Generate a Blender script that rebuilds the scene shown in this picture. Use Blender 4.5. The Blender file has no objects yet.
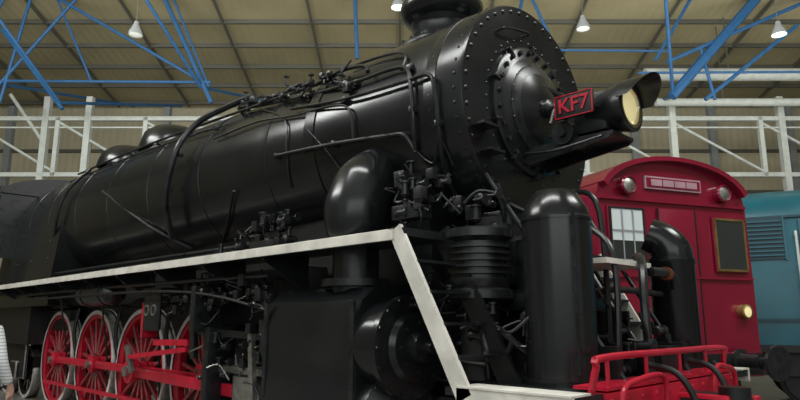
import bpy, bmesh, math, random
from mathutils import Vector, Matrix
random.seed(7)
ZC=3.34
# ------------------------------------------------------------ materials
def mat(name,col,rough=.5,metal=0,noise=0,nscale=6,bump=0,bscale=40,emit=0,coat=0,rvar=0):
    m=bpy.data.materials.new(name); m.use_nodes=True
    nt=m.node_tree; b=nt.nodes['Principled BSDF']
    b.inputs['Base Color'].default_value=(*col,1); b.inputs['Roughness'].default_value=rough
    b.inputs['Metallic'].default_value=metal
    if coat: b.inputs['Coat Weight'].default_value=coat; b.inputs['Coat Roughness'].default_value=.12
    tc=nt.nodes.new('ShaderNodeTexCoord')
    if noise or rvar:
        n=nt.nodes.new('ShaderNodeTexNoise'); n.inputs['Scale'].default_value=nscale; n.inputs['Detail'].default_value=6
        nt.links.new(tc.outputs['Object'],n.inputs['Vector'])
        if noise:
            r=nt.nodes.new('ShaderNodeValToRGB')
            r.color_ramp.elements[0].position=.3; r.color_ramp.elements[1].position=.7
            r.color_ramp.elements[0].color=(*[max(0,c*(1-noise)) for c in col],1)
            r.color_ramp.elements[1].color=(*[min(1,c*(1+noise)) for c in col],1)
            nt.links.new(n.outputs['Fac'],r.inputs['Fac']); nt.links.new(r.outputs['Color'],b.inputs['Base Color'])
        if rvar:
            mr=nt.nodes.new('ShaderNodeMapRange'); mr.inputs['From Min'].default_value=.3; mr.inputs['From Max'].default_value=.7
            mr.inputs['To Min'].default_value=max(.05,rough-rvar); mr.inputs['To Max'].default_value=rough+rvar
            nt.links.new(n.outputs['Fac'],mr.inputs['Value']); nt.links.new(mr.outputs['Result'],b.inputs['Roughness'])
    if bump:
        n2=nt.nodes.new('ShaderNodeTexNoise'); n2.inputs['Scale'].default_value=bscale; n2.inputs['Detail'].default_value=3
        bp=nt.nodes.new('ShaderNodeBump'); bp.inputs['Strength'].default_value=bump; bp.inputs['Distance'].default_value=.01
        nt.links.new(tc.outputs['Object'],n2.inputs['Vector']); nt.links.new(n2.outputs['Fac'],bp.inputs['Height'])
        nt.links.new(bp.outputs['Normal'],b.inputs['Normal'])
    if emit:
        b.inputs['Emission Color'].default_value=(*col,1); b.inputs['Emission Strength'].default_value=emit
    return m
M={}
M['blk']=mat('gloss_black',(.010,.0112,.0122),.23,noise=.25,nscale=1.5,rvar=.035)
M['blk2']=mat('satin_black',(.013,.0145,.0155),.33,noise=.4,nscale=9,rvar=.08)
M['dark']=mat('oily_black',(.009,.009,.009),.46,noise=.5,nscale=12)
M['white']=mat('cream_paint',(.68,.66,.59),.5,noise=.2,nscale=5,bump=.2,bscale=25)
M['rim']=mat('tyre_white',(.66,.62,.60),.45,noise=.15)
M['red']=mat('signal_red',(.50,.012,.035),.3,noise=.2,nscale=6)
M['steel']=mat('oiled_steel',(.38,.37,.34),.35,.8,noise=.3,nscale=14)
M['brass']=mat('aged_brass',(.40,.27,.10),.4,.8,noise=.3)
M['copper']=mat('dull_copper',(.30,.09,.035),.45,.5,noise=.3)
M['maroon']=mat('maroon_paint',(.215,.006,.028),.2,noise=.12,nscale=2,coat=.6)
M['pink']=mat('pale_pink',(.40,.25,.29),.35,noise=.15)  # pale grey-pink, shared by the roof skin and headboard
M['teal']=mat('teal_paint',(.009,.105,.14),.3,noise=.15,nscale=2)
M['teald']=mat('teal_dark',(.008,.05,.07),.4)
M['blue']=mat('truss_blue',(.025,.12,.29),.5,noise=.1)
M['wsteel']=mat('gantry_white',(.60,.64,.60),.5,noise=.1)
M['glassd']=mat('dark_glass',(.03,.035,.035),.06,coat=.5)
M['glassl']=mat('glowing_glass',(.50,.55,.54),.1,emit=.25)  # brightness beyond the panes put into a pale colour and faint glow
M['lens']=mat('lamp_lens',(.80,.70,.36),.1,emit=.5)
M['chrome']=mat('lamp_reflector',(.6,.58,.5),.15,1)
M['lampgrn']=mat('lamp_lit',(.75,1,.75),.3,emit=5)
M['grey']=mat('grey_paint',(.30,.32,.33),.5,noise=.1)
M['skin']=mat('skin',(.55,.33,.24),.5,noise=.08)
M['hair']=mat('hair_brown',(.05,.03,.02),.6,noise=.3,nscale=40)
M['jean']=mat('navy_trousers',(.02,.03,.06),.8,noise=.2,nscale=30)
M['shoe']=mat('shoe_leather',(.03,.02,.015),.5)
M['floor']=mat('concrete_floor',(.16,.155,.145),.35,noise=.2,nscale=1.5)
M['rail']=mat('rail_steel',(.18,.15,.12),.4,.7)
def cladding(name,col,axis,scale,rough=.6):
    m=mat(name,col,rough,noise=.12,nscale=.6); nt=m.node_tree; b=nt.nodes['Principled BSDF']
    w=nt.nodes.new('ShaderNodeTexWave'); w.wave_type='BANDS'; w.bands_direction=axis; w.inputs['Scale'].default_value=scale
    tc=nt.nodes.new('ShaderNodeTexCoord'); bp=nt.nodes.new('ShaderNodeBump'); bp.inputs['Strength'].default_value=.25; bp.inputs['Distance'].default_value=.04
    nt.links.new(tc.outputs['Object'],w.inputs['Vector']); nt.links.new(w.outputs['Fac'],bp.inputs['Height']); nt.links.new(bp.outputs['Normal'],b.inputs['Normal'])
    return m
M['roof']=cladding('roof_panels',(.42,.375,.225),'X',1.1)
M['wall']=cladding('wall_panels',(.48,.44,.30),'X',1.1)
M['purl']=mat('purlin_dark',(.11,.11,.09),.6)
m=mat('striped_cotton',(.7,.7,.7),.85); nt=m.node_tree
w=nt.nodes.new('ShaderNodeTexWave'); w.bands_direction='Z'; w.inputs['Scale'].default_value=11
tc=nt.nodes.new('ShaderNodeTexCoord'); r=nt.nodes.new('ShaderNodeValToRGB')
r.color_ramp.elements[0].position=.12; r.color_ramp.elements[0].color=(.40,.42,.44,1)
r.color_ramp.elements[1].position=.3; r.color_ramp.elements[1].color=(.72,.73,.73,1)
nt.links.new(tc.outputs['Object'],w.inputs['Vector']); nt.links.new(w.outputs['Fac'],r.inputs['Fac']); nt.links.new(r.outputs['Color'],nt.nodes['Principled BSDF'].inputs['Base Color'])
M['shirt']=m
# ------------------------------------------------------------ mesh builder
def basis(ax):
    z=Vector(ax).normalized()
    t=Vector((0,0,1)) if abs(z.z)<.9 else Vector((1,0,0))
    x=t.cross(z).normalized(); y=z.cross(x)
    return x,y,z
class MB:
    def __init__(s): s.bm=bmesh.new(); s.ms=[]
    def mi(s,k):
        if k not in s.ms: s.ms.append(k)
        return s.ms.index(k)
    def face(s,vs,k):
        try:
            f=s.bm.faces.new(vs); f.material_index=k; return f
        except ValueError: return None
    def box(s,c,sz,k,ax=None,ay=None,bev=0):
        c=Vector(c); X=Vector(ax).normalized() if ax else Vector((1,0,0))
        if ay: Y=Vector(ay).normalized()
        else:
            Y=Vector((0,0,1)).cross(X)
            Y=Y.normalized() if Y.length>.01 else Vector((0,1,0))
        Z=X.cross(Y).normalized(); Y=Z.cross(X)
        i=s.mi(k)
        h=[a/2 for a in sz]; v=[]
        for a in (-1,1):
            for b in (-1,1):
                for d in (-1,1): v.append(s.bm.verts.new(c+X*h[0]*a+Y*h[1]*b+Z*h[2]*d))
        fs=[s.face([v[j] for j in q],i) for q in ((0,1,3,2),(4,6,7,5),(0,4,5,1),(2,3,7,6),(0,2,6,4),(1,5,7,3))]
        if bev:
            es={e for f in fs for e in f.edges}
            bmesh.ops.bevel(s.bm,geom=list(es),offset=bev,segments=2,affect='EDGES',profile=.6)
    def lathe(s,prof,o,ax,k,seg=32,cap=True):
        x,y,z=basis(ax); o=Vector(o); i=s.mi(k); rings=[]
        for a,r in prof:
            if r<=1e-5: rings.append([s.bm.verts.new(o+z*a)])
            else: rings.append([s.bm.verts.new(o+z*a+(x*math.cos(t)+y*math.sin(t))*r) for t in [2*math.pi*j/seg for j in range(seg)]])
        for A,B in zip(rings,rings[1:]):
            for j in range(seg):
                j2=(j+1)%seg
                if len(A)==1 and len(B)==1: continue
                if len(A)==1: s.face([A[0],B[j],B[j2]],i)
                elif len(B)==1: s.face([A[j2],A[j],B[0]],i)
                else: s.face([A[j2],A[j],B[j],B[j2]],i)
        if cap:
            if len(rings[0])>1: s.face(rings[0],i)
            if len(rings[-1])>1: s.face(rings[-1][::-1],i)
    def cyl(s,p,q,r,k,r2=None,seg=16):
        p=Vector(p);q=Vector(q); L=(q-p).length
        s.lathe([(0,r),(L,r if r2 is None else r2)],p,q-p,k,seg)
    def tube(s,pts,r,k,seg=8,sub=6,straight=False):
        P=[Vector(p) for p in pts]; R=r if isinstance(r,(list,tuple)) else [r]*len(P)
        if not straight and len(P)>2:
            Q=[];QR=[]
            for j in range(len(P)-1):
                p0=P[max(j-1,0)];p1=P[j];p2=P[j+1];p3=P[min(j+2,len(P)-1)]
                for t in [a/sub for a in range(sub)]:
                    Q.append(.5*((2*p1)+(p2-p0)*t+(2*p0-5*p1+4*p2-p3)*t*t+(3*p1-p0-3*p2+p3)*t**3)); QR.append(R[j]*(1-t)+R[j+1]*t)
            Q.append(P[-1]);QR.append(R[-1]); P=Q;R=QR
        i=s.mi(k); x,y,z=basis(P[1]-P[0]); rings=[]
        for j,p in enumerate(P):
            d=(P[min(j+1,len(P)-1)]-P[max(j-1,0)]).normalized()
            x=(x-d*x.dot(d)).normalized(); y=d.cross(x)
            rings.append([s.bm.verts.new(p+(x*math.cos(t)+y*math.sin(t))*R[j]) for t in [2*math.pi*a/seg for a in range(seg)]])
        for A,B in zip(rings,rings[1:]):
            for j in range(seg): s.face([A[j],A[(j+1)%seg],B[(j+1)%seg],B[j]],i)
        s.face(rings[0][::-1],i); s.face(rings[-1],i)
    def prism(s,poly,o,u,v,d,k):
        o=Vector(o);u=Vector(u);v=Vector(v);d=Vector(d);i=s.mi(k)
        A=[s.bm.verts.new(o+u*a+v*b) for a,b in poly]; B=[s.bm.verts.new(o+u*a+v*b+d) for a,b in poly]
        s.face(A[::-1],i); s.face(B,i); n=len(A)
        for j in range(n): s.face([A[j],A[(j+1)%n],B[(j+1)%n],B[j]],i)
    def rivet(s,p,n,r,k):
        s.lathe([(0,r),(r*.45,r*.8),(r*.75,0)],p,n,k,8,cap=False)
    def bolt(s,p,n,r,k): s.lathe([(0,r),(r*1.0,r)],p,n,k,6)
    def obj(s,name,parent=None,ang=35,smooth=True):
        bmesh.ops.recalc_face_normals(s.bm,faces=s.bm.faces)
        me=bpy.data.meshes.new(name); s.bm.to_mesh(me); s.bm.free()
        for k in s.ms: me.materials.append(M[k])
        if smooth:
            for p in me.polygons: p.use_smooth=True
            me.set_sharp_from_angle(angle=math.radians(ang))
        o=bpy.data.objects.new(name,me); bpy.context.collection.objects.link(o)
        if parent: o.parent=parent
        return o
def empty(name):
    e=bpy.data.objects.new(name,None); bpy.context.collection.objects.link(e); return e
def BP(X,ph,r=1.09):
    a=math.radians(ph); return (X,-r*math.sin(a),ZC+r*math.cos(a))
def circ(n,r,off=0): return [(r*math.cos(2*math.pi*(j+off)/n),r*math.sin(2*math.pi*(j+off)/n)) for j in range(n)]

loco=empty('steam_locomotive')
SX=.12
# ---------------- smokebox
b=MB()
b.lathe([(-1.95-SX,1.0),(-.03,1.0),(0,.985),(0,.60),(.03,.60),(.045,.575),(.045,.50),(.055,.48),(.12,.32),(.155,.14),(.165,0)],(SX,0,ZC),(1,0,0),'blk',128)
b.lathe([(0,1.0),(.0,1.007),(.12,1.007),(.12,1.0)],(-.28,0,ZC),(1,0,0),'blk',128,cap=False)
b.lathe([(0,1.012),(.16,1.012)],(-1.95,0,ZC),(1,0,0),'blk',128)
for y,z in circ(44,.935): b.rivet((SX,y,ZC+z),(1,0,0),.020,'blk2')
for y,z in circ(36,.665): b.rivet((SX,y,ZC+z),(1,0,0),.013,'blk2')
for y,z in circ(50,1.0):
    b.rivet((SX-.07,y,ZC+z),(0,y,z),.015,'blk2')
    b.rivet((-.22,y,ZC+z),(0,y,z),.013,'blk2'); b.rivet((-1.85,y,ZC+z),(0,y,z),.016,'blk2')
for y,z in circ(24,.545,.5): b.bolt((SX+.045,y,ZC+z),(1,0,0),.023,'blk2')
for y,z in circ(10,.59,.5):
    b.box((SX+.035,y,ZC+z),(.05,.03,.08),'blk2',ax=(1,0,0),ay=Vector((0,-z,y)),bev=.006)
b.lathe([(.055,.42),(.085,.42),(.10,.40),(.12,.31)],(SX,0,ZC),(1,0,0),'blk2',48,cap=False)
for y,z in circ(18,.41): b.rivet((SX+.085,y,ZC+z),(1,0,0),.014,'blk2')
for dz in (-.22,.22):
    b.box((SX+.12,.30,ZC+dz),(.035,.62,.05),'blk2',bev=.008)
    b.cyl((SX+.09,.62,ZC+dz-.06),(SX+.09,.62,ZC+dz+.06),.03,'blk2')
b.lathe([(.14,.09),(.2,.08),(.22,.04),(.26,.03)],(SX,0,ZC),(1,0,0),'blk2',24)
b.tube([(SX+.24,0,ZC),(SX+.25,-.1,ZC-.18)],.013,'blk2')
b.tube([(SX,-.45,ZC+.66),(SX+.07,-.43,ZC+.66),(SX+.07,-.1,ZC+.72),(SX,-.08,ZC+.72)],.011,'blk2')
for y,z in ((-.78,-.3),(-.7,-.5)): b.box((SX+.06,y,ZC+z),(.14,.2,.02),'blk2')
b.obj('smokebox',loco)
# ---------------- boiler
b=MB()
prof=[(-13.0,1.10),(-9.0,1.10),(-6.2,1.08),(-4.2,1.01),(-1.9,.945)]
b.lathe(prof,(0,0,ZC),(1,0,0),'blk',160)
def br(X):
    for (x0,r0),(x1,r1) in zip(prof,prof[1:]):
        if x0<=X<=x1: return r0+(r1-r0)*(X-x0)/(x1-x0)
    return 1
for X in (-2.75,-4.2,-5.6,-7.0,-8.4,-9.8,-11): b.lathe([(-.04,br(X)-.01),(-.034,br(X)+.006),(.034,br(X)+.006),(.04,br(X)-.01)],(X,0,ZC),(1,0,0),'blk',160,cap=False)
fb=[(-1.10,ZC),(-1.13,2.9),(-1.2,2.2),(-1.2,1.75),(1.2,1.75),(1.2,2.2),(1.13,2.9),(1.10,ZC)]
b.prism(fb,(-12.6,0,0),(0,1,0),(0,0,1),(3.6,0,0),'blk')
for X in (-9.4,-10.4,-11.4):
    for z in (2.3,2.6,2.9,3.2): b.rivet((X,-1.19+.06*(z-2.2),z),(0,-1,.1),.02,'blk2')
b.obj('boiler',loco)
b=MB()
b.lathe([(0,.58),(.12,.56),(.30,.50),(.40,.38),(.46,.18),(.47,0)],(-7.1,0,ZC+1.0),(0,0,1),'blk',40)
b.lathe([(0,.62),(.1,.60),(.26,.54),(.37,.40),(.42,.15),(.43,0)],(-8.9,0,ZC+1.02),(0,0,1),'blk',40)
for y in (-.18,.18):
    b.lathe([(0,.05),(.15,.05),(.17,.07),(.25,.06),(.3,.03)],(-8.05,y,ZC+1.04),(0,0,1),'dark',12)
b.obj('domes',loco)
b=MB()
b.lathe([(-.35,.50),(-.14,.50),(-.09,.49),(-.01,.40),(.07,.34),(.17,.31),(.22,.33),(.26,.395),(.32,.43),(.40,.44),(.44,.42),(.44,.34),(.20,.27)],(-.93,0,ZC+1.0),(0,0,1),'blk',48)
for x,y in circ(20,.46): b.bolt((-.93+x,y,ZC+.93),(0,0,1),.02,'blk2')
b.obj('chimney',loco)
# ---------------- headlamp and number plate
b=MB()
LZ=3.18; LX=1.04
b.lathe([(-.42,.0),(-.40,.10),(-.30,.16),(-.05,.195),(.0,.21),(.03,.21),(.03,.175),(-.02,.165)],(LX-.02,0,LZ),(1,0,0),'blk2',32,cap=False)
b.lathe([(.045,.18),(.045,.155),(.01,.145)],(LX-.03,0,LZ),(1,0,0),'chrome',32,cap=False)
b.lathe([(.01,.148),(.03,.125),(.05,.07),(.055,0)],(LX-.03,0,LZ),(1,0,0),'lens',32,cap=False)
n=14; A=[];B=[]; i=b.mi('blk2')
for j in range(n+1):
    a=math.radians(8+164*j/n); A.append(b.bm.verts.new((LX-.02,.212*math.cos(a),LZ+.212*math.sin(a))))
    e=.21*math.sin(a)**.7; B.append(b.bm.verts.new((LX+.03+e,.225*math.cos(a),LZ+.0+.215*math.sin(a))))
for j in range(n): b.face([A[j],A[j+1],B[j+1],B[j]],i)
b.box((.76,0,LZ-.02),(.30,.30,.34),'blk2',bev=.05)
b.cyl((.55,-.22,LZ-.16),(.55,.28,LZ-.16),.10,'blk2'); b.cyl((.55,-.25,LZ-.16),(.55,-.22,LZ-.16),.04,'blk2')
b.box((.54,0,2.95),(.86,.36,.03),'blk2')
for y in (-.17,.17): b.prism([(SX,2.94),(.96,2.94),(.93,2.91),(SX,2.80)],(0,y-.012,0),(1,0,0),(0,0,1),(0,.024,0),'blk2')
b.tube([(.2,-.24,2.9),(.5,-.26,2.87),(.9,-.22,2.92)],.013,'blk2')
b.obj('headlamp',loco)
b=MB()
px=.70
b.box((px,-.27,LZ+.03),(.34,.03,.20),'dark',bev=.008)
for z in (-.1,.1): b.box((px,-.287,LZ+.03+z*.93),(.34,.008,.007),'red')
for x in (-.165,.165): b.box((px+x,-.287,LZ+.03),(.007,.008,.19),'red')
for x in (-.12,.12): b.cyl((px+x,-.26,LZ+.03),(px+x,-.14,LZ+.0),.015,'blk2')
b.obj('number_plate',loco)
t=bpy.data.curves.new('plate_text','FONT'); t.body='KF7'; t.size=.17; t.extrude=.004; t.offset=.002; t.align_x='CENTER'; t.align_y='CENTER'
to=bpy.data.objects.new('plate_lettering',t); bpy.context.collection.objects.link(to); to.parent=loco
to.location=(px,-.29,LZ+.03); to.rotation_euler=(math.pi/2,0,0); t.materials.append(M['red'])
# ---------------- steam pipes + cylinders
b=MB()
for sg in (-1,1):
    b.tube([(-.96,sg*.80,2.96),(-.97,sg*.91,2.85),(-.98,sg*1.03,2.68),(-.98,sg*1.12,2.45),(-.98,sg*1.13,2.28),(-.98,sg*1.12,2.15)],[.13,.21,.275,.285,.26,.22],'blk',28)
    b.cyl((-.98,sg*1.12,2.2),(-.98,sg*1.12,1.6),.2,'blk2',seg=28)
    b.lathe([(0,.26),(.05,.26)],(-.98,sg*1.12,2.12),(0,0,1),'blk2',28)
    b.lathe([(0,.29),(.06,.29)],(-.98,sg*1.12,1.78),(0,0,1),'blk2',28)
    for x,y in circ(10,.235): b.bolt((-.98+x,sg*1.12+y,2.17),(0,0,1),.018,'blk2')
    pr=[(.55,.45),(1.3,.45),(1.44,.55),(1.49,.8),(1.47,1.1),(1.47,1.45),(1.42,1.65),(1.28,1.76),(.9,1.8),(.55,1.8)]
    b.prism([(sg*y,z) for y,z in pr],(-1.82,0,0),(0,1,0),(0,0,1),(1.26,0,0),'blk')
    for X in (-1.78,-.60): b.box((X,sg*1.478,1.2),(.05,.02,.9),'blk2')
    for z in (.7,.85,1.0,1.15,1.3,1.45):
        for X in (-1.78,-.60): b.rivet((X,sg*1.488,z),(0,sg,0),.010,'blk2')
    vy=sg*1.12; V=.06
    b.lathe([(-.60,.37),(-.42+V,.37),(-.42+V,.395),(-.37+V,.395),(-.36+V,.345),(-.35+V,.27),(-.31+V,.24),(-.29+V,.13),(-.22+V,.12),(-.20+V,.05),(-.14+V,.045)],(0,vy,1.30),(1,0,0),'blk',48)
    for y,z in circ(16,.37): b.bolt((-.37+V,vy+y,1.30+z),(1,0,0),.018,'blk2')
    for y,z in circ(8,.18): b.bolt((-.30+V,vy+y,1.30+z),(1,0,0),.014,'blk2')
    b.lathe([(-2.0,.2),(-1.9,.34),(-1.78,.34)],(0,vy,1.30),(1,0,0),'blk2',32)
    b.lathe([(-.66,.42),(-.46,.42),(-.42,.36),(-.36,.30),(-.34,0)],(0,sg*1.08,.72),(1,0,0),'blk2',40)
    for y,z in circ(16,.39): b.bolt((-.47,sg*1.08+y,.72+z),(1,0,0),.022,'blk')
    b.lathe([(-1.95,.2),(-1.86,.4),(-1.78,.4)],(0,sg*1.08,.72),(1,0,0),'blk2',32)
b.prism([(-.75,1.0),(.75,1.0),(.72,2.2),(.85,2.72),(-.85,2.72),(-.72,2.2)],(-1.75,0,0),(0,1,0),(0,0,1),(1.3,0,0),'blk2')
b.obj('cylinders_and_steam_pipes',loco)
# ---------------- running boards, stairs, front deck
b=MB()
for sg in (-1,1):
    b.box((-5.9,sg*1.22,2.115),(11.5,.54,.03),'blk2')
    b.box((-5.95,sg*1.50,2.115),(11.66,.03,.075),'white')
    b.box((-5.95,sg*1.47,2.155),(11.66,.06,.012),'white')
    for X in [-1.9-1.15*j for j in range(9)]:
        b.prism([(0,0),(.52*sg,0),(.52*sg,-.05),(0,-.35)],(X,sg*.95,2.10),(0,1,0),(0,0,1),(.025,0,0),'blk2')
    b.box((-.10,sg*1.27,2.13),(.16,.46,.06),'blk2')
    d=Vector((.60,0,-1.09))
    b.box(Vector((-.10,sg*1.49,2.13))+d*.5,(d.length+.06,.03,.125),'white',ax=d,ay=(0,1,0))
    b.box(Vector((-.06,sg*1.03,2.15))+d*.5,(d.length+.06,.03,.16),'blk',ax=d,ay=(0,1,0))
    for j in range(1,5):
        p=Vector((-.10,sg*1.26,2.13))+d*(j/5); b.box(p,(.17,.44,.02),'blk2')
    b.box((.86,sg*1.49,1.03),(.82,.03,.10),'white')
    b.box((.86,sg*1.40,1.084),(.82,.22,.012),'white')
b.box((.80,0,1.05),(.93,2.96,.05),'blk2')
b.obj('running_boards',loco)
b=MB(); BY=1.08
b.box((1.24,-.06,.93),(.10,2*BY,.30),'red',bev=.012)
b.box((1.18,-.06,1.10),(.22,2*BY,.02),'red')
b.box((1.24,-.06,.74),(.16,2*BY,.03),'red')
for y in (-1.08,-.55,0,.5,.9):
    b.cyl((1.27,y,1.1),(1.27,y,1.28),.014,'red',seg=8)
b.tube([(1.2,-1.2,.98),(1.26,-1.2,1.22),(1.27,-1.12,1.28),(1.27,0,1.285),(1.27,.86,1.28),(1.26,.94,1.22),(1.2,.96,1.0)],.022,'red',10)
b.tube([(1.36,-1.1,.84),(1.36,-1.08,1.08),(1.36,-.9,1.14),(1.36,-.5,1.14),(1.34,-.45,.9)],.018,'red',10)
b.tube([(1.33,.92,.84),(1.34,.90,1.08),(1.34,.75,1.14),(1.34,.5,1.14),(1.32,.45,.9)],.018,'red',10)
for y in [-1.08+.205*j for j in range(11)]:
    for z in (.83,1.03): b.rivet((1.29,y,z),(1,0,0),.016,'red')
b.box((1.45,0,.88),(.35,.26,.26),'blk2',bev=.03)
b.cyl((1.62,.0,.72),(1.62,0,1.06),.1,'blk2'); b.box((1.62,.14,.88),(.22,.12,.24),'blk2',bev=.03)
for j in range(13):
    y=-1.1+.175*j; b.box((1.42,y,.48),(.05,.05,.56),'red',ax=(1,0,.35),ay=(0,1,0))
b.box((1.5,-.05,.22),(.08,2.2,.08),'red')
for sg in (-1,1):
    b.tube([(1.2,sg*.35,1.2),(1.38,sg*.33,1.15),(1.48,sg*.3,.95),(1.46,sg*.28,.65)],.022,'dark',10)
b.obj('buffer_beam',loco)
# ---------------- front deck equipment
b=MB()
def tank(x,y,r,z0,z1):
    b.lathe([(0,r+.03),(.05,r+.03),(.05,r),(z1-z0-.22,r),(z1-z0-.22,r+.008),(z1-z0-.20,r+.008),(z1-z0-.19,r*.98),(z1-z0-.13,r*.93),(z1-z0-.02,r*.66),(z1-z0,r*.56),(z1-z0,0)],(x,y,z0),(0,0,1),'blk',48)
tank(.80,-.80,.24,1.07,2.40)
b.box((.80+.2,-.80-.13,1.7),(.03,.02,1.1),'blk2')
for j in range(7): b.bolt((1.005,-.935,1.25+.15*j),(1,-.5,0),.010,'blk2')
b.lathe([(0,.22),(.05,.22),(.05,.19),(.90,.19),(.92,.20),(.96,.20)],(.88,.97,1.07),(0,0,1),'blk',36)
b.tube([(.88,.97,2.00),(.88,.96,2.10),(.82,.93,2.20),(.72,.88,2.26)],[.185,.18,.165,.15],'blk',24)
b.lathe([(0,.2),(.04,.26),(.10,.26),(.12,.23)]+[(.12+.05*j+k,.255 if k in(.0,.02) else .225) for j in range(1,7) for k in (0,.02,.021,.045)]+[(.5,.27),(.56,.27),(.58,.2)],(.12,-.82,1.62),(0,0,1),'blk2',28)
b.lathe([(0,.17),(.1,.19),(.45,.19),(.5,.12)],(.42,-.45,1.66),(0,0,1),'blk2',24)
b.lathe([(0,.15),(.5,.15),(.52,.17),(.56,.17)],(.12,-.82,1.07),(0,0,1),'dark',20)
for j in range(9): b.lathe([(0,.085),(.02,.1),(.04,.085)],(.50,-.62,1.1+.055*j),(0,0,1),'dark',14)
b.cyl((.5,-.62,1.07),(.5,-.62,1.66),.05,'dark')
b.box((.1,0,1.65),(.7,1.3,.16),'blk2',bev=.03); b.box((0,0,2.05),(.35,1.0,.7),'blk2',bev=.05)
b.box((.1,-.15,2.0),(.5,1.3,.5),'blk2',bev=.08)
for sg in (-1,1):
    b.box((.25,sg*.45,1.3),(.9,.04,.55),'dark')
    b.tube([(SX,sg*.55,2.6),(.3,sg*.5,2.0),(.9,sg*.42,1.1)],.03,'blk2')
    b.cyl((SX,sg*.70,2.66),(1.12,sg*.55,1.1),.018,'blk2')
for pts,r,k in [([(.95,-.3,1.08),(.95,-.25,1.9),(.75,-.2,2.2),(.3,-.3,2.35),(.05,-.4,2.5)],.025,'blk2'),
 ([(1.1,-.1,1.08),(1.08,-.08,1.6),(1.0,.1,1.95),(.8,.45,2.02),(.7,.75,2.05)],.035,'blk2'),
 ([(.55,-.28,1.08),(.6,-.2,1.6),(.6,.3,1.75),(.85,.8,1.72)],.028,'blk2'),
 ([(.2,-1.0,1.6),(.35,-1.05,1.3),(.3,-.95,1.1)],.022,'blk2'),
 ([(.2,-.6,2.2),(.3,-.7,2.42),(.15,-.82,2.5),(.05,-.9,2.4)],.015,'blk2'),
 ([(-.1,-.8,1.5),(.3,-.9,1.45),(.55,-.8,1.25),(.6,-.5,1.1)],.03,'dark'),
 ([(.0,-.95,1.2),(.4,-1.0,1.2),(.55,-1.02,1.35)],.02,'dark'),
 ([(.65,.2,1.08),(.62,.2,2.4),(.4,.15,2.6)],.024,'blk2')]:
    b.tube(pts,r,k)
b.tube([(.98,.30,1.88),(1.0,.50,1.88),(1.02,.62,1.85),(1.02,.66,1.76)],.04,'blk2',12)
b.lathe([(0,.055),(.05,.055)],(1.0,.52,1.88),(0,1,-.1),'copper',16)
b.box((1.0,.25,1.17),(.2,.3,.2),'dark',bev=.02); b.box((.7,.2,1.2),(.2,.4,.25),'dark',bev=.03)
b.cyl((1.0,.45,1.08),(1.0,.45,1.3),.1,'dark')
b.box((.75,-.05,1.93),(.45,.75,.04),'white')
b.obj('front_deck_equipment',loco)
# ---------------- boiler pipework & fittings
b=MB()
for pts,r,off in [([(-3.72,38),(-2.10,58),(-1.19,68),(-.73,69),(-.5,72),(-.40,81),(-.37,98),(-.42,114)],.019,.05),
 ([(-2.3,66),(-1.3,77),(-.49,80),(-.2,81),(-.11,89),(-.12,110),(-.2,130),(-.25,150)],.019,.05),
 ([(-2.45,96),(-1.44,100),(-.7,104),(-.5,106),(-.42,115)],.021,.05),
 ([(-3.5,36),(-4.0,40),(-4.45,52),(-4.55,75),(-4.75,105),(-4.95,130)],.042,.16),
 ([(-7.15,81),(-5.67,118),(-5.0,145)],.018,.03),
 ([(-8.6,45),(-8.9,70),(-9.1,97),(-9.8,128)],.028,.08),
 ([(-3.35,110),(-3.75,130),(-4.2,145)],.015,.04),
 ([(-9.5,40),(-7,42),(-5,44),(-3.5,46),(-2.0,50)],.018,.07),
 ([(-9.5,50),(-7,51),(-5,53),(-3.9,56)],.012,.04),
 ([(-3.9,68),(-3.0,66),(-2.2,72),(-1.5,78),(-1.2,84),(-1.15,100)],.013,.04),
 ([(-3.8,40),(-2.6,44),(-1.95,50),(-1.5,54),(-1.1,60),(-1.0,66)],.022,.08),
 ([(-1.5,48),(-1.0,52),(-.6,60),(-.55,72)],.015,.04),
 ([(-3.2,48),(-2.4,72),(-2.3,95),(-2.35,118)],.009,.02),
 ([(-1.9,85),(-1.5,108),(-1.4,125)],.007,.02),([(-.5,110),(-.3,122),(-.15,112),(-.1,125)],.008,.03)]:
    rr=[max(br(x),1.0 if x>-1.95 else 0)+off for x,_ in pts]
    b.tube([BP(x,p,q) for (x,p),q in zip(pts,rr)],r,'blk2')
for X,ph,o in [(-3.9,60,.08),(-2.1,58,.03),(-1.19,68,.03),(-.45,72,.03),(-1.3,77,.03),(-2.45,96,.03),(-1.44,100,.03),(-4.54,75,.1),(-4.7,98,.1),(-.38,95,.03),(-.12,105,.03),(-5,44,.03),(-6,43,.03),(-7,42,.03),(-8,41,.03),(-9,40,.03)]:
    q=max(br(X),1.0 if X>-1.95 else 0); b.box(BP(X,ph,q+o),(.06,.06,.06),'blk2',bev=.01)
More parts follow.
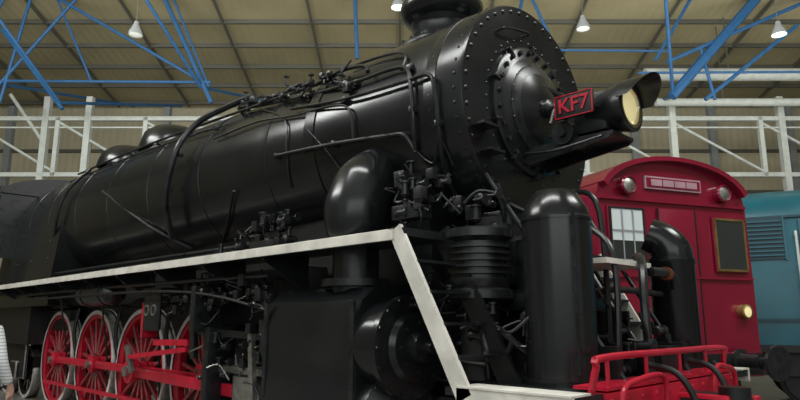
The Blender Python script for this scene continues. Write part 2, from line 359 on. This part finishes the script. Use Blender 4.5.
def cluster(c,ext,n,seed,k=('blk2','dark','blk2','steel'),sc=1):
    R=random.Random(seed); c=Vector(c)
    for j in range(n):
        p=c+Vector([(R.random()-.5)*e for e in ext]); kk=R.choice(k); a=Vector([(1,0,0),(0,1,0),(0,0,1)][R.randrange(3)])
        if kk=='steel' and R.random()<.6: kk='blk2'
        q=R.random(); sz=(.022+.03*R.random())*sc
        if q<.35:
            b.lathe([(-sz*1.6,sz*.6),(-sz*1.2,sz),(-sz,sz*.7),(sz*.9,sz*.7),(sz*1.0,sz*1.05),(sz*1.4,sz*1.05),(sz*1.5,sz*.4)],p,a,kk,12)
        elif q<.55: b.box(p,(sz*2.2,sz*1.8,sz*2.6),kk,bev=.006)
        elif q<.7:
            b.lathe([(0,.012),(.1,.012),(.1,.04*sc),(.112,.04*sc),(.112,0)],p,a,kk,10)
        else:
            d=Vector([(R.random()-.5)*e*.9 for e in ext]); e2=Vector([(R.random()-.5)*.2 for _ in range(3)])
            b.tube([p,p+d*.5+e2,p+d],.007+.006*R.random(),kk,6)
bb=('blk2','blk2','dark')
for X,ph,s in [(-1.6,56,3),(-2.1,52,4),(-2.6,50,5),(-3.1,46,6),(-3.6,42,8)]:
    cluster(BP(X,ph,1.09),(.45,.12,.12),8,s,bb,.8)
for X,ph in [(-1.3,70),(-2.1,60)]: cluster(BP(X,ph,1.06),(.12,.06,.1),4,int(-X*100),bb,.8)
cluster((-.33,-1.12,2.50),(.34,.16,.34),36,21,bb); cluster((-.1,-1.05,2.55),(.3,.1,.3),12,22,bb)
cluster((-1.98,-1.3,2.34),(.42,.16,.30),34,23,bb,.9); cluster((-2.55,-1.25,2.28),(.3,.16,.2),12,24,bb,.9)
cluster((-3.0,-1.25,2.22),(.5,.1,.08),6,25,bb,.8); cluster((.05,-.8,2.38),(.35,.2,.2),10,26,bb)
b.box((-2.0,-1.3,2.2),(.5,.2,.1),'blk2',bev=.01); b.box((-.33,-1.1,2.35),(.3,.16,.12),'blk2',bev=.01)
b.tube([(-11,-1.12,2.3),(-6,-1.1,2.3),(-2.4,-1.1,2.28)],.025,'blk2'); b.tube([(-9,-1.2,2.22),(-5,-1.2,2.22),(-1.5,-1.2,2.22)],.015,'blk2')
b.obj('boiler_fittings',loco)
# ---------------- frames & under-board gear
b=MB()
for sg in (-1,1):
    b.box((-5.4,sg*.56,1.05),(13.0,.08,.55),'dark')
    b.box((-10.6,sg*.75,1.5),(3.2,.12,.35),'dark')
    for X in (-2.9,-4.15,-5.95,-7.7,-9.5): b.box((X+.9,sg*.62,1.28),(.34,.06,.16),'dark')
    for z in (.99,.53): b.box((-2.55,sg*1.08,z),(1.35,.10,.085),'steel',bev=.008)
    b.box((-2.7,sg*1.08,.76),(.38,.12,.38),'steel',bev=.02)
    b.cyl((-2.6,sg*1.08,.74),(-1.8,sg*1.08,.74),.045,'steel')
    b.box((-3.25,sg*1.1,.95),(.12,.34,.95),'blk2',bev=.02)
    b.box((-3.35,sg*1.0,1.62),(.1,.8,.5),'blk2',bev=.02)
    b.tube([(-1.9,sg*1.13,1.3),(-2.3,sg*1.13,1.3)],.035,'steel')
    b.box((-2.42,sg*1.2,1.05),(.07,.05,.72),'steel',ax=(1,0,.12),ay=(0,1,0))
    b.box((-2.62,sg*1.2,.66),(.42,.05,.06),'steel')
    b.box((-3.0,sg*1.15,1.36),(1.3,.045,.07),'blk2',ax=(1,0,-.03))
    b.box((-3.7,sg*1.18,1.38),(.09,.06,.62),'blk2',ax=(1,0,.15),ay=(0,1,0),bev=.01)
    b.box((-4.2,sg*1.2,1.24),(.9,.05,.07),'red',ax=(1,0,.02))
    b.box((-3.9,sg*1.10,1.62),(.5,.06,.08),'blk2')
    pz=1.60
    b.box((-4.62,sg*1.27,pz),(.44,.05,.46),'blk2',bev=.03)
    for dx in (-.1,.1): b.lathe([(0,.05),(.0,.07),(.015,.07),(.015,.05),(.0,.05)],(-4.62+dx,sg*1.295,pz+.02),(0,sg,0),'steel',20,cap=False); b.cyl((-4.62+dx,sg*1.295,pz+.02),(-4.62+dx,sg*1.30,pz+.02),.05,'dark')
    b.box((-4.62,sg*1.1,pz+.25),(.5,.4,.08),'blk2'); b.box((-4.95,sg*1.15,pz-.1),(.08,.2,.45),'red',bev=.01)
    b.lathe([(-.62,.0),(-.60,.1),(-.54,.17),(.54,.17),(.60,.1),(.62,0)],(-6.6,sg*1.2,1.88),(1,0,0),'blk',28)
    for X in (-6.95,-6.25): b.lathe([(-.02,.18),(.02,.18)],(X,sg*1.2,1.88),(1,0,0),'blk2',28)
    for X in (-4.15,-5.95,-7.7,-9.5):
        for j in range(5): b.box((X,sg*.80,1.72+.022*j),(.9-.15*j,.09,.02),'dark')
    for X in (-5.1,-6.8,-8.6): b.tube([(X,sg*.8,1.7),(X,sg*.85,1.3),(X+.05,sg*.8,.9)],.03,'dark')
    b.tube([(-10.5,sg*1.3,1.95),(-6,sg*1.32,1.95),(-2.0,sg*1.32,1.92)],.022,'blk2')
    b.tube([(-9,sg*1.38,1.85),(-4,sg*1.38,1.83),(-2.0,sg*1.35,1.6),(-1.8,sg*1.3,1.5)],.016,'dark')
    for X in (-3.4,-5.0,-6.8,-8.6): b.tube([(X,sg*1.15,2.1),(X+.1,sg*1.1,1.6),(X-.05,sg*.95,1.1),(X-.25,sg*.82,.5)],.014,'dark')
b.box((-6.5,0,1.45),(9.4,1.0,.9),'dark')
b.box((-5.6,0,2.2),(7.4,1.1,.9),'dark')  # added dark filler block, closes bright see-through gaps under the boiler
b.box((-3.0,-.75,1.75),(2.0,.3,.6),'dark',bev=.04)
cluster((-2.3,-1.25,1.80),(.7,.2,.3),26,31,bb); cluster((-3.2,-1.2,1.8),(.9,.2,.4),28,32,bb); cluster((-2.4,-1.2,1.35),(.7,.2,.4),18,33,bb)
cluster((-4.0,-1.15,1.75),(.9,.2,.4),18,34,bb); cluster((-2.9,-1.2,1.1),(.9,.15,.5),16,36,('steel','dark','blk2','steel'))
cluster((.25,-.9,1.35),(.7,.3,.5),26,37,('dark','blk2')); cluster((.9,.2,1.35),(.4,.9,.5),20,38,('dark','blk2'))
cluster((-.1,-1.0,1.8),(.4,.3,.4),14,39,('dark','blk2'))
b.obj('frames_and_valve_gear',loco)
# ---------------- wheels
def wheel(b,X,R,sg,driver=True,col='red'):
    y=sg*.76; n=16 if driver else 10; o=(X,y,R)
    b.lathe([(-.07,R-.07),(-.07,R+.0),(.05,R),(.065,R-.01),(.065,R-.045)],o,(0,sg,0),'steel',56,cap=False)
    b.lathe([(.066,R-.002),(.07,R-.065)],o,(0,sg,0),'rim',56,cap=False)
    b.lathe([(-.07,R+.03),(-.10,R+.03),(-.10,R-.07)],o,(0,sg,0),'steel',56,cap=False)
    b.lathe([(-.06,R-.13),(-.06,R-.065),(.055,R-.065),(.055,R-.13),(-.06,R-.13)],o,(0,sg,0),col,56,cap=False)
    b.lathe([(-.09,.15),(.09,.15),(.10,.13),(.10,.09)],o,(0,sg,0),col,28); b.lathe([(.10,.09),(.13,.08),(.13,0)],o,(0,sg,0),'steel',24)
    for x,z in circ(n,1,.5):
        c=(X+x*(R*.5+.02),y+sg*.0,R+z*(R*.5+.02)); b.box(c,(R-.25,.06,.045),col,ax=(x,0,z),ay=(0,1,0),bev=.012)
    if driver:
        A=[]
        for a in range(145,216,10): A.append((math.cos(math.radians(a))*(R-.12),math.sin(math.radians(a))*(R-.12)))
        b.prism(A,(X,y-.03 if sg>0 else y+.03,R),(1,0,0),(0,0,1),(0,sg*.085,0),col)
        b.cyl((X+.33,y,R),(X+.33,y+sg*.1,R),.11,col,seg=20)
DX=(-4.15,-5.95,-7.7,-9.5)
for j,X in enumerate(DX):
    b=MB()
    for sg in (-1,1): wheel(b,X,.83,sg)
    b.cyl((X,-.76,.83),(X,.76,.83),.11,'dark'); b.obj('driving_wheelset_%d'%(j+1),loco)
b=MB()
for X in (-.35,-2.2):
    for sg in (-1,1): wheel(b,X,.43,sg,False)
    b.cyl((X,-.76,.43),(X,.76,.43),.09,'dark')
for X in (-11.2,-12.5):
    for sg in (-1,1): wheel(b,X,.5,sg,False,'dark')
    b.cyl((X,-.76,.5),(X,.76,.5),.09,'dark')
b.box((-1.3,0,.5),(2.2,.9,.2),'dark'); b.box((-11.8,0,.7),(2.2,1.7,.2),'dark')
b.box((-12,-.98,.75),(2.6,.06,.7),'dark',bev=.02); b.box((-11.2,-1.02,.55),(.35,.1,.35),'dark',bev=.03)
b.box((-11.9,0,1.5),(3.2,2.2,.9),'dark')
b.obj('carrying_wheels',loco)
b=MB()
for sg in (-1,1):
    z=.83; y=sg*.93
    for A,B in zip(DX,DX[1:]): b.box(((A+B)/2+.33,y,z),(abs(A-B)-.1,.05,.11),'red',bev=.01)
    for X in DX:
        b.cyl((X+.33,y-sg*.08,z),(X+.33,y+sg*.11,z),.05,'steel'); b.lathe([(-.04,.13),(.045,.13),(.05,.10),(.06,.1)],(X+.33,y,z),(0,sg,0),'red',24); b.box((X+.33,y,z+.13),(.08,.06,.07),'steel',bev=.01)
    d=Vector((-2.7,0,.76))-Vector((-5.62,0,.83)); mid=Vector((-4.16,sg*1.06,.795))
    b.box(mid,(d.length,.055,.13),'red',ax=d,bev=.012)
    b.lathe([(-.05,.16),(.05,.16)],(-5.62,sg*1.06,.83),(0,sg,0),'red',24); b.cyl((-5.62,sg*.9,.83),(-5.62,sg*1.16,.83),.07,'steel')
    b.box((-5.45,sg*1.17,1.0),(.08,.04,.40),'steel',ax=(1,0,.7),ay=(0,1,0))
    b.box((-4.6,sg*1.2,1.10),(1.6,.035,.055),'red',ax=(1,0,.09))
    b.box((-7,sg*.9,.42),(5.6,.04,.05),'red')
b.obj('coupling_rods',loco)
# ---------------- cab
b=MB()
for sg in (-1,1):
    b.box((-12.7,sg*1.5,2.75),(1.9,.03,1.3),'blk2'); b.box((-12.7,sg*1.5,4.1),(1.9,.03,.3),'blk2')
    b.box((-11.85,sg*1.5,3.65),(.2,.03,.8),'blk2'); b.box((-13.5,sg*1.5,3.65),(.3,.03,.8),'blk2')
    b.box((-12.7,sg*1.495,3.65),(.04,.02,.7),'blk2')
b.prism([(1.5*math.cos(a),4.1+.45*math.sin(a)) for a in [math.radians(q) for q in range(0,181,15)]],(-13.8,0,0),(0,1,0),(0,0,1),(2.1,0,0),'blk2')
b.box((-11.76,0,3.5),(.03,3.0,1.5),'blk2'); b.box((-12.7,0,2.1),(2.0,3.0,.08),'dark')
b.obj('cab',loco)

# ================= maroon locomotive
car=empty('maroon_electric_locomotive')
O=Vector((-.3,4.2,0)); N=Vector((.912,-.41,0)); L=Vector((.41,.912,0)); Z=Vector((0,0,1))
def Q(x,y,z): return O+N*x+L*y+Z*z
b=MB()
def sect(ins=0,zs=3.12,top=3.74):
    h=1.36-ins; p=[(-h,.95),(-h,2.0),(-h+.03,zs)]
    for a in range(15,166,10):
        t=math.radians(180-a); p.append((h*.98*math.cos(t),zs+(top-ins-zs)*math.sin(t)**.9))
    p+= [(h-.03,zs),(h,2.0),(h,.95)]; return p
b.prism(sect(),O-N*9,L,Z,N*9,'maroon')
b.obj('body_shell',car)
b=MB()
rp=[(a,z+.02) for a,z in sect()[3:-3]]
rp2=rp+[(a*.95,z-.06) for a,z in reversed(rp)]
b.prism(rp2,O-N*9,L,Z,N*9.12,'maroon')
rs=[(a*.96,z+.03) for a,z in sect()[4:-4]]; rs2=rs+[(a*.95,z-.05) for a,z in reversed(rs)]
b.prism(rs2,O-N*9,L,Z,N*9.0,'pink')
def fbox(x,y,z,sx,sy,sz,k,bev=0): b.box(Q(x,y,z),(sx,sy,sz),k,ax=N,ay=L,bev=bev)
for sg in (-1,1):
    y=.95 if sg>0 else -.88; wz=2.56 if sg>0 else 2.62
    fbox(.02,y,wz,.03,.62,.80,'maroon',.02); fbox(.03,y,wz,.03,.52,.70,'glassd' if sg>0 else 'glassl')  # left pane opaque and glowing, in place of a bright view through
    if sg<0:
        for dy in (-.09,.09): fbox(.05,y+dy,wz,.02,.02,.7,'grey')
        fbox(.05,y,wz+.06,.02,.5,.02,'grey'); fbox(.048,y,wz-.2,.02,.5,.25,'glassd')
    for dy,dz,sy,sz in ((0,.365,.58,.03),(0,-.365,.58,.03),(.275,0,.03,.74),(-.275,0,.03,.74)): fbox(.045,y+dy,wz+dz,.02,sy,sz,'brass' if sg>0 else 'dark')
    b.lathe([(0,.13),(.10,.13),(.12,.11),(.09,.10)],Q(.0,.85*sg,3.30),N,'maroon',28,cap=False); b.lathe([(.095,.105),(.12,.05),(.125,0)],Q(0,.85*sg,3.30),N,'steel',24,cap=False)
    b.lathe([(0,.10),(.10,.10),(.11,.08)],Q(0,1.08*sg,1.62),N,'brass',24,cap=False); b.lathe([(.09,.085),(.11,0)],Q(0,1.08*sg,1.62),N,'lens',24,cap=False)
    b.lathe([(0,.16),(.05,.16),(.06,.11),(.35,.10),(.35,.07),(.55,.07),(.55,.2),(.58,.23),(.62,.22),(.63,0)],Q(.05,.88*sg,.95),N,'blk2',28)
fbox(.015,0,2.05,.03,.66,1.95,'maroon',.01)
fbox(.02,-.02,3.38,.03,1.0,.18,'pink'); fbox(.03,-.02,3.38,.03,.95,.13,'maroon')
for q in range(4): fbox(.045,-.33+.21*q,3.38,.012,.19,.09,'pink')
for yy in (-.33,.33): fbox(.03,yy,2.05,.012,.02,1.95,'dark')
fbox(.02,0,3.12,.05,2.6,.04,'maroon'); fbox(.02,0,2.08,.04,2.66,.035,'maroon')
fbox(.03,0,.9,.1,2.6,.34,'dark',.02); fbox(.25,0,.88,.3,.12,.12,'blk2',.02)
for y in (-.4,.35): b.tube([Q(.1,y,.95),Q(.2,y,.85),Q(.22,y,.6),Q(.15,y,.4)],.03,'dark')
for j in range(6):
    x=-.75-1.35*j; b.box(Q(x,-1.365,2.6),(.85,.03,.8),'glassd',ax=N,ay=L)
    for dx in (-.44,.44): b.box(Q(x+dx,-1.375,2.6),(.04,.03,.86),'brass',ax=N,ay=L)
b.box(Q(-4.5,-1.37,2.08),(9,.03,.04),'brass',ax=N,ay=L); b.box(Q(-4.5,0,.75),(8.6,2.3,.35),'dark',ax=N,ay=L)
for x in (-1.2,-3.2,-6.2,-8.0):
    for sg in (-1,1): b.lathe([(-.05,.46),(.05,.46),(.06,.4),(.03,.38),(.03,.1),(.08,.1),(.08,0)],Q(x,.75*sg,.46),L*sg,'dark',32)
b.obj('front_details',car)

# ================= teal diesel
die=empty('teal_diesel_locomotive')
O2=Vector((-.6,7.6,0)); A2=Vector((.94,.34,0)).normalized(); B2=Vector((-A2.y,A2.x,0))
def T(s,d,z): return O2+A2*s+B2*d+Z*z
b=MB()
pp=[(0,1.0),(0,3.25),(.06,3.5),(.25,3.72),(.7,3.88),(1.35,3.93),(2.0,3.88),(2.45,3.72),(2.64,3.5),(2.7,3.25),(2.7,1.0)]
b.prism(pp,O2,B2,Z,A2*9,'teal')
b.obj('body_shell',die)
b=MB()
def sb(s,z,ws,hz,k,d=-.01,th=.04,bev=0): b.box(T(s,d,z),(ws,th,hz),k,ax=A2,ay=B2,bev=bev)
for s0 in (.47,2.6,3.6,6.0):
    sb(s0,2.92,.60,.74,'teald')
    for j in range(9): b.box(T(s0,-.04,2.62+.075*j),(.56,.05,.02),'teal',ax=A2,ay=B2)
    for dx in (-.31,.31): sb(s0+dx,2.92,.03,.78,'teal',-.03)
for s0 in (.95,1.62,4.6,5.2):
    b.tube([T(s0,-.02,1.4),T(s0,-.08,1.45),T(s0,-.08,2.9),T(s0,-.02,2.95)],.022,'wsteel')
sb(1.28,2.2,.55,2.1,'teal',-.015,.03,.01); sb(1.28,2.75,.38,.6,'glassd',-.025)
sb(4.5,3.3,9,.04,'teald',-.01); sb(4.5,1.5,9,.05,'teald',-.01); sb(4.5,1.02,9,.12,'dark',-.02)
b.box(T(4.5,1.35,.75),(8.6,2.2,.4),'dark',ax=A2,ay=B2)
for s0 in (1.0,2.4,6.4,7.8):
    for d in (.55,2.15): b.lathe([(-.06,.48),(.06,.48),(.07,.42),(.03,.4),(.03,.12),(.09,.12),(.09,0)],T(s0,d,.48),-B2,'dark',32)
b.obj('side_details',die)

# ================= hall
C0=Vector((3.14,-4.70,0)); FW=Vector((-.7071,.7071,0)); RT=Vector((.7071,.7071,0))
def H(r,f,z): return C0+RT*r+FW*f+Z*z
HR=Matrix(((RT.x,FW.x,0,C0.x),(RT.y,FW.y,0,C0.y),(0,0,1,0),(0,0,0,1)))
def hobj(b,name,parent=None):
    o=b.obj(name,parent,smooth=False); return o
b=MB(); b.box((0,8,-.05),(64,46,.1),'floor'); o=hobj(b,'floor'); o.matrix_world=HR
b=MB(); b.box((0,25.1,5.2),(64,.2,10.4),'wall')
o=hobj(b,'wall_back'); o.matrix_world=HR
b=MB(); b.box((-26,8,6),(.2,34,12),'wall'); o=hobj(b,'wall_left'); o.matrix_world=HR
b=MB(); b.box((28,8,6),(.2,34,12),'wall'); o=hobj(b,'wall_right'); o.matrix_world=HR
def rz(f): return 10.2+(25-f)*.16
b=MB()
sl=Vector((0,-1,.16)).normalized()
b.box((0,9,rz(9)+.1),(33.0,56,.1),'roof',ax=sl,ay=(1,0,0))
o=hobj(b,'ceiling'); o.matrix_world=HR
b=MB()
for j in range(20):
    f=24.6-1.35*j; b.box((0,f,rz(f)-.02),(56,.09,.14),'purl')
for j in range(-9,10):
    b.box((j*2.9,11,rz(11)-.05),(28,.06,.1),'purl',ax=sl,ay=(1,0,0))
o=hobj(b,'roof_purlins'); o.matrix_world=HR
b=MB()
for z in (4.9,6.6,8.3): b.box((0,24.95,z),(56,.12,.12),'purl')
for j in range(-8,9): b.box((j*3.2,24.9,5.2),(.25,.25,10.2),'grey')
o=hobj(b,'wall_framing'); o.matrix_world=HR
for wi,(r0,wd) in enumerate([(6.5,3.0),(10.6,3.0),(14.5,3.0),(-8,3.0),(-14,3.0)]):
    b=MB(); b.box((r0,24.93,3.6),(wd,.06,2.2),'glassl')
    for q in range(5): b.box((r0-wd/2+wd*q/4,24.88,3.6),(.08,.08,2.3),'wsteel')
    for z in (2.5,3.6,4.7): b.box((r0,24.88,z),(wd+.1,.08,.08),'wsteel')
    o=hobj(b,'window_%d'%(wi+1)); o.matrix_world=HR
b=MB()
fg=20
for z in (8.05,6.15): b.box((0,fg,z),(40,.14,.14),'wsteel')
b.box((0,fg,7.75),(40,.05,.05),'wsteel')
R0=[-20+2.9*j for j in range(15)]
for j,r in enumerate(R0):
    b.box((r,fg,7.1),(.14,.14,2.0),'wsteel')
    if j<14: b.tube([(r,fg,7.95),(r+2.9,fg,6.25)],.045,'wsteel',straight=True)
for r in (-11.7,-10.3,9.0,12.6): b.box((r,fg,4.4),(.2,.2,8.8),'wsteel')
b.tube([(-11.7,fg,7.2),(-13,fg,8.9)],.06,'wsteel',straight=True)
o=hobj(b,'gantry_walkway'); o.matrix_world=HR
b=MB()
b.cyl((7.8,19,9.2),(22,19,9.2),.2,'wsteel',seg=20); b.cyl((8.3,19.5,8.45),(22,19.5,8.45),.13,'wsteel',seg=20)
for r in (10.5,14.5,18.5):
    b.cyl((r,19,9.3),(r,19,rz(19)),.02,'purl',seg=6); b.cyl((r,19.5,8.45),(r,19.5,rz(19.5)),.02,'purl',seg=6)
o=hobj(b,'ventilation_ducts'); o.matrix_world=HR
b=MB(); fz=18
segs=[(-10.5,11.24,-6.2,8.7,.05),(-7.27,11.24,-5.65,7.9,.07),(-7.0,11.24,-5.75,8.4,.035),(-12.2,10.25,-10.1,7.7,.06),(-12.0,7.9,-11.45,11.24,.05),(-10.05,11.24,-12.1,8.45,.05),
(-13.5,8.6,-5.7,8.55,.045),(-1.39,11.24,-1.3,9.3,.06),(-9.3,8.55,-10.6,11.24,.035),(3.78,11.24,3.5,10.0,.05),(4.1,11.24,4.6,10.0,.05),(8.16,8.1,10.99,11.24,.15),
(7.75,9.25,8.98,11.24,.05),(9.16,8.0,12.2,10.4,.06),(9.15,9.7,9.45,8.0,.05),(8.1,9.2,13.5,11.6,.06),(3.4,9.6,8.2,9.55,.035),(7.2,8.85,16,8.9,.04),(12.2,8.0,13.4,11.5,.06),(-16,8.2,-13.5,11.3,.07),(-13.6,8.2,-12.3,11.2,.05)]
for r1,z1,r2,z2,w in segs:
    p=Vector((r1,fz,z1));q=Vector((r2,fz,z2))
    if z1>z2: p,q=q,p
    if abs(p.z-q.z)>.6 and q.z>11: q=q+(q-p)*.05
    b.tube([p,q],w,'blue',8,straight=True)
for r,z in [(-6.0,8.4),(-10.2,7.9),(8.2,8.1),(-12.1,8.5)]:
    b.tube([(r,fz,z),(r+1.5,fz+6,9.9)],.05,'blue',straight=True); b.tube([(r,fz,z),(r-2.0,fz-4.5,rz(fz-4.5))],.05,'blue',straight=True)
o=hobj(b,'roof_trusses'); o.matrix_world=HR
for nm,r,f,z in [('a',-6.3,14,8.35),('b',4.37,14,8.5),('c',9.03,14,8.35),('d',-.05,14,9.05)]:
    b=MB(); b.lathe([(-.18,.17),(-.1,.15),(0,.1),(.1,.06),(.16,.05)],(r,f,z),(0,0,1),'grey',20,cap=False)
    b.lathe([(-.17,.15),(-.19,.1),(-.2,0)],(r,f,z),(0,0,1),'lampgrn' if nm in 'cd' else 'wsteel',20,cap=False)
    b.cyl((r,f,z+.15),(r,f,rz(f)),.012,'purl',seg=6)
    o=b.obj('pendant_lamp'); o.matrix_world=HR
b=MB()
for y in (-.72,.72): b.box((-5,y,-.0),(26,.07,.04),'rail')
b.obj('railway_track')
# ================= person
per=empty('man_in_striped_shirt')
PX=Vector((-3.43,-3.32,0))
def skin(name,verts,edges,mk,sub=2):
    me=bpy.data.meshes.new(name); me.from_pydata([v[:3] for v in verts],edges,[]); o=bpy.data.objects.new(name,me); bpy.context.collection.objects.link(o)
    md=o.modifiers.new('s','SKIN'); md.use_smooth_shade=True
    for i,v in enumerate(verts):
        r=v[3]; sv=me.skin_vertices[0].data[i]; sv.radius=r if isinstance(r,tuple) else (r,r)
    me.skin_vertices[0].data[0].use_root=True
    s2=o.modifiers.new('d','SUBSURF'); s2.levels=sub; s2.render_levels=sub
    me.materials.append(M[mk]); o.parent=per; return o
FD=Vector((-.55,.83,0)).normalized(); LD=Vector((-FD.y,FD.x,0))
def W(x,y,z): v=PX+FD*x+LD*y; return (v.x,v.y,z)
skin('shirt',[(*W(0,0,.96),(.16,.12)),(*W(0,0,1.10),(.145,.11)),(*W(0,0,1.28),(.17,.115)),(*W(0,0,1.40),(.13,.09)),(*W(0,0,1.47),(.06,.06)),
 (*W(0,-.17,1.41),.065),(*W(-.02,-.27,1.15),.055),(*W(.06,-.30,.95),.042),(*W(0,.17,1.41),.065),(*W(-.02,.25,1.15),.05),(*W(.08,.25,.95),.04)],
 [(0,1),(1,2),(2,3),(3,4),(3,5),(5,6),(6,7),(3,8),(8,9),(9,10)],'shirt')
skin('trousers',[(*W(0,0,.96),(.15,.12)),(*W(0,-.1,.84),.095),(*W(.02,-.11,.5),.065),(*W(-.01,-.12,.1),.05),(*W(0,.1,.84),.095),(*W(.03,.11,.5),.065),(*W(.02,.12,.1),.05)],
 [(0,1),(1,2),(2,3),(0,4),(4,5),(5,6)],'jean')
for sg in (-1,1):
    skin('shoe_%s'%('r' if sg<0 else 'l'),[(*W(-.03,.12*sg,.055),.045),(*W(.08,.12*sg,.045),.045),(*W(.18,.13*sg,.035),.035)],[(0,1),(1,2)],'shoe')
    hx,hy,hz=.08,(.30 if sg<0 else .265)*sg,.88
    vs=[(*W(hx-.01,hy,hz+.09),.024),(*W(hx,hy,hz+.03),(.022,.034)),(*W(hx,hy,hz-.02),(.018,.034))]; es=[(0,1),(1,2)]
    for q,(dx,ln) in enumerate([(.03,.07),(.011,.082),(-.009,.076),(-.028,.06)]):
        n=len(vs); vs+=[(*W(hx+dx,hy,hz-.035),.0085),(*W(hx+dx+.004,hy-.006*sg,hz-.035-ln*.5),.008),(*W(hx+dx+.006,hy-.022*sg,hz-.035-ln*.92),.0065)]; es+=[(2,n),(n,n+1),(n+1,n+2)]
    n=len(vs); vs+=[(*W(hx+.04,hy-.01*sg,hz+.01),.011),(*W(hx+.06,hy-.02*sg,hz-.03),.009)]; es+=[(1,n),(n,n+1)]
    skin('hand_%s'%('r' if sg<0 else 'l'),vs,es,'skin')
skin('head',[(*W(0,0,1.44),.05),(*W(.01,0,1.52),.05),(*W(.03,0,1.58),(.062,.065)),(*W(.015,0,1.67),(.078,.088)),(*W(0,0,1.73),(.06,.07)),(*W(.10,0,1.60),.012),(*W(.115,0,1.625),.012)],[(0,1),(1,2),(2,3),(3,4),(2,5),(5,6)],'skin')
b=MB()
b.lathe([(.0,.089),(.05,.086),(.09,.06),(.108,0)],W(-.015,0,1.67),(-.25,0,1),'hair',20,cap=False)
b.lathe([(-.05,.06),(.0,.085),(.03,.09)],W(-.02,0,1.66),(0,0,1),'hair',20)
for sg in (-1,1):
    b.lathe([(-.005,.022),(.005,.026),(.012,.015)],W(.0,.088*sg,1.64),LD*sg,'skin',12); b.lathe([(0,.011),(.006,.008),(.008,0)],W(.09,.03*sg,1.655),FD,'blk2',10)
b.box(W(.098,0,1.565),(.008,.04,.01),'red',ax=FD)
b.obj('hair_and_face',per)

# ================= lights
def area(name,loc,tgt,sx,sy,e,col=(1,1,1)):
    l=bpy.data.lights.new(name,'AREA'); l.shape='RECTANGLE'; l.size=sx; l.size_y=sy; l.energy=e; l.color=col
    o=bpy.data.objects.new(name,l); bpy.context.collection.objects.link(o); o.location=loc
    o.rotation_euler=(Vector(tgt)-Vector(loc)).to_track_quat('-Z','Y').to_euler(); return o
area('skylight_front',H(-2,2,11.5),(-2,0,2.5),9,1.6,850,(.98,1,.97))
area('skylight_left',H(-12,6,11),(-7,0,2.5),8,1.6,850,(.98,1,.97))
area('skylight_right',H(9,4,11),(0,4,2),6,2.0,600,(.98,1,.97))
area('roof_fill',H(-7,12,6.5),H(-7,15,14),14,4,430,(1,.98,.9))  # unseen fill light added to brighten the roof panels, no fixture
area('roof_fill',H(9,14,6.5),H(9,17,14),14,4,430,(1,.98,.9))  # second added fill, lifts the right side of the roof
area('hall_daylight',H(0,-9,6),(-2,0,2),16,6,420,(.98,.99,1))
w=bpy.data.worlds.new('World'); bpy.context.scene.world=w; w.use_nodes=True
w.node_tree.nodes['Background'].inputs[0].default_value=(.82,.84,.84,1); w.node_tree.nodes['Background'].inputs[1].default_value=.36
# camera
cd=bpy.data.cameras.new('camera'); cam=bpy.data.objects.new('camera',cd); bpy.context.collection.objects.link(cam)
cd.sensor_width=36; cd.lens=630/800*36; cd.clip_end=200
cam.location=(3.14,-4.70,1.5)
th=math.radians(10.8); d=Vector((-.7071*math.cos(th),.7071*math.cos(th),math.sin(th)))
cam.rotation_euler=d.to_track_quat('-Z','Y').to_euler()
bpy.context.scene.camera=cam
bpy.context.scene.view_settings.view_transform='Standard'
bpy.context.scene.view_settings.exposure=.05
